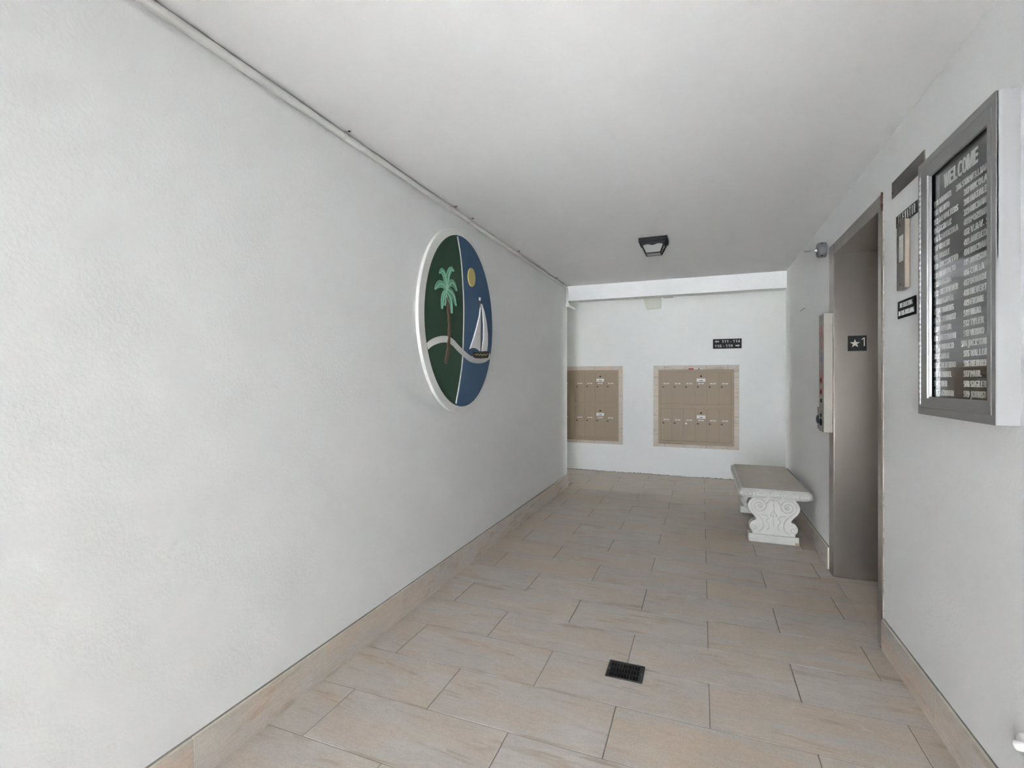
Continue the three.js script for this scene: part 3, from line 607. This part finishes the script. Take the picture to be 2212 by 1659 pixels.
{ // hall station with fire service keys
  const xf = 0.743, da = 4.434, db = 4.598, y0 = 0.953, y1 = 1.756;
  const o = thing('hall_station', 'tall steel elevator call panel with red and black markings', 'call panel', [XR, y0, -(da + db) / 2]);
  const L = g => g.translate(-XR, -y0, (da + db) / 2);
  mesh('housing', L(rboxAt(xf, XR - 0.006, y0, y1, da, db, 0.002)), M.panelSteel, o);
  const dc = (da + db) / 2, z = xf - 0.0012;
  const bar = (name, y, h, w, mat, off = 0) => mesh(name, L(box(z, xf, y - h / 2, y + h / 2, dc - w / 2 + off, dc + w / 2 + off)), mat, o);
  for (const [y, w] of [[1.735, 0.09], [1.725, 0.11], [1.716, 0.10], [1.49, 0.08]]) bar('print_line', y, 0.004, w, M.greyCase);
  { // pictogram of stairs and flame outline
    const s = new THREE.Shape([[0, 0.085], [0.035, 0.03], [0.045, -0.03], [0, -0.09], [-0.045, -0.03], [-0.035, 0.03]].map(p => new THREE.Vector2(...p)));
    s.holes.push(new THREE.Path([[0, 0.065], [-0.027, 0.02], [-0.035, -0.03], [0, -0.075], [0.035, -0.03], [0.027, 0.02]].map(p => new THREE.Vector2(...p))));
    mesh('pictogram', L(onRight(new THREE.ExtrudeGeometry(s, { depth: 0.001, bevelEnabled: false }), xf, 1.605, dc)), M.red, o);
    mesh('pictogram', L(onRight(new THREE.ExtrudeGeometry(new THREE.Shape([[-0.03, -0.04], [-0.01, -0.04], [-0.01, -0.015], [0.01, -0.015], [0.01, 0.01], [0.03, 0.01], [0.03, 0.03], [-0.005, 0.03], [-0.03, 0]].map(p => new THREE.Vector2(...p))), { depth: 0.001, bevelEnabled: false }), xf, 1.6, dc)), M.greyCase, o);
  }
  bar('blue_tag', 1.452, 0.05, 0.03, M.blueTag);
  for (const y of [1.365, 1.352, 1.342]) bar('red_print', y, 0.006, 0.1, M.red);
  bar('red_tag', 1.305, 0.05, 0.07, M.red); bar('red_tag', 1.225, 0.045, 0.07, M.red);
  for (const y of [1.305, 1.225, 1.165, 1.065]) mesh('key_switch', L(alongX(cyl(0.014, 0.014, 0.007, 18)).translate(xf - 0.002, y, -dc)), M.black, o);
  for (const y of [1.098, 1.092]) bar('print_line', y, 0.003, 0.07, M.greyCase);
  mesh('key_ring', L(new THREE.TorusGeometry(0.02, 0.005, 8, 20).rotateY(Math.PI / 2).translate(xf - 0.003, 1.018, -dc)), M.black, o);
  mesh('button_box', L(rboxAt(xf + 0.001, XR, y0 + 0.008, 1.118, db, db + 0.07, 0.003)), M.panelSteel, o);
  mesh('call_button', L(new THREE.SphereGeometry(0.028, 20, 12).scale(0.45, 1.15, 1).translate(xf + 0.0, 1.03, -(db + 0.036))), M.navy, o);
}
{ // round grey device with a rod
  const o = thing('wall_device', 'round grey case with thin metal rod, near elevator head', 'sensor', [XR, 2.235, -4.70]);
  const prof = [[0, 0.054], [0.042, 0.054], [0.0505, 0.049], [0.053, 0.042], [0.053, 0.004], [0.05, 0]].map(p => new THREE.Vector2(...p));
  mesh('case', new THREE.LatheGeometry(prof, 32).rotateZ(Math.PI / 2), M.greyCase, o);
  mesh('rod_nut', alongX(cyl(0.011, 0.013, 0.014, 6)).translate(-0.06, 0.0, 0), M.chrome, o);
  mesh('rod', alongX(cyl(0.0042, 0.0042, 0.075, 12)).translate(-0.095, -0.002, 0), M.chrome, o);
  for (const a of [0.6, 2.6]) mesh('plug_hole', cyl(0.007, 0.007, 0.004, 14).rotateX(a).translate(-0.028, 0.052 * Math.cos(a), 0.052 * Math.sin(a)), M.black, o);
}
{ const o = thing('wall_slot', 'tiny dark slot in plaster beyond the elevator', 'slot', [XR, 1.925, -5.69]); mesh('slot_plate', rbox(0.004, 0.005, 0.26, 0.001).translate(-0.001, 0, 0), M.caulk, o); }
{ // long blank dark plate
  const o = thing('blank_plate', 'long blank dark brown metal plate above ELEVATOR sign', 'plate', [XR, 2.178, -2.977]);
  mesh('plate', rbox(0.004, 0.076, 0.41, 0.001).translate(-0.002, 0, 0), M.signBrown, o);
  for (const q of [-1, 1]) mesh('screw', alongX(cyl(0.004, 0.004, 0.003, 12)).translate(-0.005, -0.012, q * 0.192), M.black, o);
}
{ // ELEVATOR sign
  const o = thing('elevator_sign', 'black strip sign with white outlined ELEVATOR lettering', 'sign', [XR, 2.016, -2.985]);
  mesh('plate', rbox(0.004, 0.052, 0.27, 0.001).translate(-0.002, 0, 0), std(lin(0.03, 0.028, 0.026), 0.5), o);
  const n = 'ELEVATOR';
  [...n].forEach((c, i) => mesh('letter', textGeo(c, 0.038, 0.015, 0.0012, fontReg).rotateY(-Math.PI / 2).translate(-0.0042, -0.0185, -0.098 + i * 0.0285), M.letter, o));
}
{ // position indicator
  const xf = 0.777, da = 2.937, db = 3.034, y0 = 1.698, y1 = 1.99;
  const o = thing('floor_indicator', 'narrow bronze elevator position indicator box with lit window', 'indicator', [XR, y0, -(da + db) / 2]);
  const L = g => g.translate(-XR, -y0, (da + db) / 2);
  mesh('housing', L(rboxAt(xf + 0.003, XR - 0.004, y0, y1, da, db, 0.002)), M.bronze, o);
  const face = new THREE.Shape([[-0.049, 0], [0.049, 0], [0.049, 0.294], [-0.049, 0.294]].map(p => new THREE.Vector2(...p)));
  face.holes.push(new THREE.Path([[-0.024, 0.118], [-0.024, 0.232], [0.038, 0.232], [0.038, 0.118]].map(p => new THREE.Vector2(...p))));
  mesh('face_plate', L(onRight(new THREE.ExtrudeGeometry(face, { depth: 0.003, bevelEnabled: false }), xf + 0.003, y0 - 0.001, (da + db) / 2)), std(lin(0.17, 0.15, 0.13), 0.45, { metalness: 0.6 }), o);
  for (let k = 0; k < 7; k++) mesh('floor_lens', L(box(xf + 0.001, xf + 0.004, y0 + 0.1185 + k * 0.0162, y0 + 0.1185 + k * 0.0162 + 0.0148, da + 0.013, da + 0.07)), M.white, o);
  for (const y of [0.02, 0.275]) mesh('screw', L(alongX(cyl(0.004, 0.004, 0.004, 12)).translate(xf, y0 + y, -(da + db) / 2)), M.black, o);
}
{ // no soliciting
  const o = thing('notice_sign', 'black sign reading NO SOLICITING IN THIS BUILDING', 'sign', [XR, 1.6165, -2.983]);
  mesh('plate', rbox(0.004, 0.077, 0.228, 0.001).translate(-0.002, 0, 0), M.black, o);
  mesh('lettering', textGeo('NO SOLICITING', 0.021, 0.158, 0.001, fontReg, 'center').rotateY(-Math.PI / 2).translate(-0.004, 0.007, 0.0), M.white, o);
  mesh('lettering', textGeo('IN THIS BUILDING', 0.021, 0.196, 0.001, fontReg, 'center').rotateY(-Math.PI / 2).translate(-0.004, -0.027, 0.0), M.white, o);
}
// ---------------------------------------------------------------- directory cabinet
{
  const xf = 0.749, da = 2.055, db = 2.667, y0 = 1.177, y1 = 2.118, dc = (da + db) / 2;
  const o = thing('directory_cabinet', 'aluminium letter board cabinet headed WELCOME with unit list', 'directory', [XR, y0, -dc]);
  const L = g => g.translate(-XR, -y0, dc);
  const V = l => l.map(p => new THREE.Vector2(...p));
  const hw = (db - da) / 2, hh = y1 - y0;
  // case: white sides with an opening in front
  mesh('case', L(merge([box(xf + 0.002, XR, y0, y1, da, da + 0.012), box(xf + 0.002, XR, y0, y1, db - 0.012, db), box(xf + 0.002, XR, y0, y0 + 0.012, da + 0.012, db - 0.012), box(xf + 0.002, XR, y1 - 0.012, y1, da + 0.012, db - 0.012), box(XR - 0.008, XR, y0 + 0.012, y1 - 0.012, da + 0.012, db - 0.012)])), M.casePanel, o);
  const ringShape = (a, b, c, d, e, f, g, h) => { const s = new THREE.Shape(V([[a, b], [c, b], [c, d], [a, d]])); s.holes.push(new THREE.Path(V([[e, f], [e, h], [g, h], [g, f]]))); return s; };
  // drawing: x to the near side (D falling), y up
  const ext = (s, dep, X, bev = 0) => L(onRight(new THREE.ExtrudeGeometry(s, { depth: dep, bevelEnabled: bev > 0, bevelSize: bev, bevelThickness: bev, bevelSegments: 2 }), X, y0, dc));
  mesh('outer_frame', ext(ringShape(-hw, 0, hw, hh, -hw + 0.026, 0.026, hw - 0.026, hh - 0.026), 0.006, xf + 0.005), M.alu, o);
  const ix0 = -(2.556 - dc), ix1 = dc - 2.107, iy0 = 1.243 - y0, iy1 = 2.046 - y0;
  const door = mesh('door_frame', ext(ringShape(-hw + 0.030, 0.028, hw - 0.028, hh - 0.028, ix0, iy0, ix1, iy1), 0.006, xf + 0.006, 0.0015), M.alu, o);
  // bright bevel on the far stile of the door
  mesh('bevel_strip', ext(new THREE.Shape(V([[ix0 - 0.018, iy0 - 0.004], [ix0 - 0.004, iy0 - 0.004], [ix0 - 0.004, iy1 + 0.004], [ix0 - 0.018, iy1 + 0.004]])), 0.005, xf - 0.001), M.aluLight, door);
  mesh('hinge_leaf', ext(new THREE.Shape(V([[-hw + 0.008, 0.035], [-hw + 0.026, 0.035], [-hw + 0.026, hh - 0.05], [-hw + 0.008, hh - 0.05]])), 0.002, xf - 0.001), M.aluLight, door);
  for (let k = 0; k < 42; k++) { const y = 0.04 + k * (hh - 0.095) / 42; mesh('hinge_knuckle', L(cyl(0.005, 0.005, 0.0115, 10).translate(xf - 0.002, y0 + y + 0.005, -(db - 0.027))), M.aluLight, door); }
  mesh('lock_knob', L(new THREE.LatheGeometry(V([[0.0001, 0.012], [0.006, 0.011], [0.0105, 0.006], [0.012, 0]]), 20).rotateZ(Math.PI / 2).translate(xf + 0.004, 1.646, -2.096)), M.chrome, door);
  const bx = xf + 0.027;
  mesh('letter_board', L(box(bx, bx + 0.006, y0 + 0.013, y1 - 0.013, da + 0.013, db - 0.013)), (() => { const m = M.board.clone(); m.bumpMap = tex(8, 64, (u, v) => (Math.abs(v - 0.5) < 0.12 ? 0 : 1), false, [1, 1 / 0.0082]); m.bumpMap.repeat.set(1, 122); m.bumpScale = 0.001; return m; })(), o);
  mesh('glass', L(box(xf + 0.012, xf + 0.0135, y0 + 0.04, y1 - 0.04, da + 0.03, db - 0.04)), new THREE.MeshPhysicalMaterial({ color: 0xffffff, roughness: 0.03, transmission: 1, thickness: 0, ior: 1.3 }), o);
  const row = (name, str, h, w, D, Y, font = fontBold) => mesh(name, L(onRight(textGeo(str, h, w, 0.002, font), bx, Y - h / 2, D)), M.letter, o);
  // headline, letter by letter
  { let D = 2.506; const step = 0.0405; [...'WELCOME'].forEach((c, i) => { row('headline_letter', c, 0.050, c === 'W' || c === 'M' ? 0.043 : 0.031, D, 2.006, fontBold); D -= c === 'W' || c === 'M' ? 0.045 : 0.0355; }); }
  const left = ['BONNER', 'VENTO', 'DEVALTERS', 'SCHALK', 'SANTICOLA', 'WALSH', 'NOBLE', 'VACCHETTO', 'MONTALTO', 'ANGORA', 'WESTHEVER', 'DEGAPOL', 'ANDREWS', 'SCHWARTZ', 'TAYLOR', 'WEITZMAN', 'DYNARCO', 'CHALK', 'CALIENDO', 'HOMMEL', 'OBER', 'FLORIAN'];
  const ln = [111, 112, 113, 114, 116, 117, 118, 119, 211, 212, 213, 214, 215, 216, 217, 218, 219, 311, 312, 313, 314, 315];
  const right = ['SURVELLIANO', 'NICOLAS', 'NATALE', 'NICHANN', 'POZIWILL', 'V.&V. SC', 'ANELCON', 'BOCHANN', 'MARSON', 'CULLA', 'DONADE', 'HEVERT', 'FIONE', 'WEAR', 'TYLER', 'VERNO', 'JACKSONN', 'VALLOIS', 'HEINRICH', 'PAUL', 'SIGLER', 'JOHNSTON'];
  const rn = [316, 317, 318, 319, 411, 412, 413, 414, 415, 416, 417, 418, 419, 511, 512, 513, 514, 515, 516, 517, 518, 519];
  for (let k = 0; k < 22; k++) {
    const y = 1.949 - k * 0.0328;
    row('unit_number', String(ln[k]), 0.0205, 0.038, 2.599, y); row('name_row', left[k], 0.0205, 0.0178 * left[k].length, 2.55, y);
    const s = k === 0 ? 0.06 : k === 16 ? 0.018 : 0;
    row('unit_number', String(rn[k]), 0.0205, 0.040, 2.344 + s, y); row('name_row', right[k], 0.0205, Math.min(0.0185 * right[k].length, 0.2 + s), 2.295 + s, y);
  }
}
{ // painted pipe flange low on the right wall, at the picture's edge
  const p = onX(2211, 1613, XR - 0.012);
  const o = thing('pipe_flange', 'white painted pipe flange with cap, low below directory cabinet', 'pipe', [XR, p[1], -p[2]]);
  mesh('flange', new THREE.LatheGeometry([[0, 0.012], [0.016, 0.012], [0.024, 0.018], [0.031, 0.017], [0.034, 0.009], [0.032, 0]].map(q => new THREE.Vector2(...q)), 28).rotateZ(Math.PI / 2), M.white, o);
  mesh('cap', new THREE.LatheGeometry([[0.0001, 0.034], [0.008, 0.033], [0.013, 0.028], [0.014, 0.01]].map(q => new THREE.Vector2(...q)), 20).rotateZ(Math.PI / 2), M.white, o);
}

renderer.render(scene, camera);
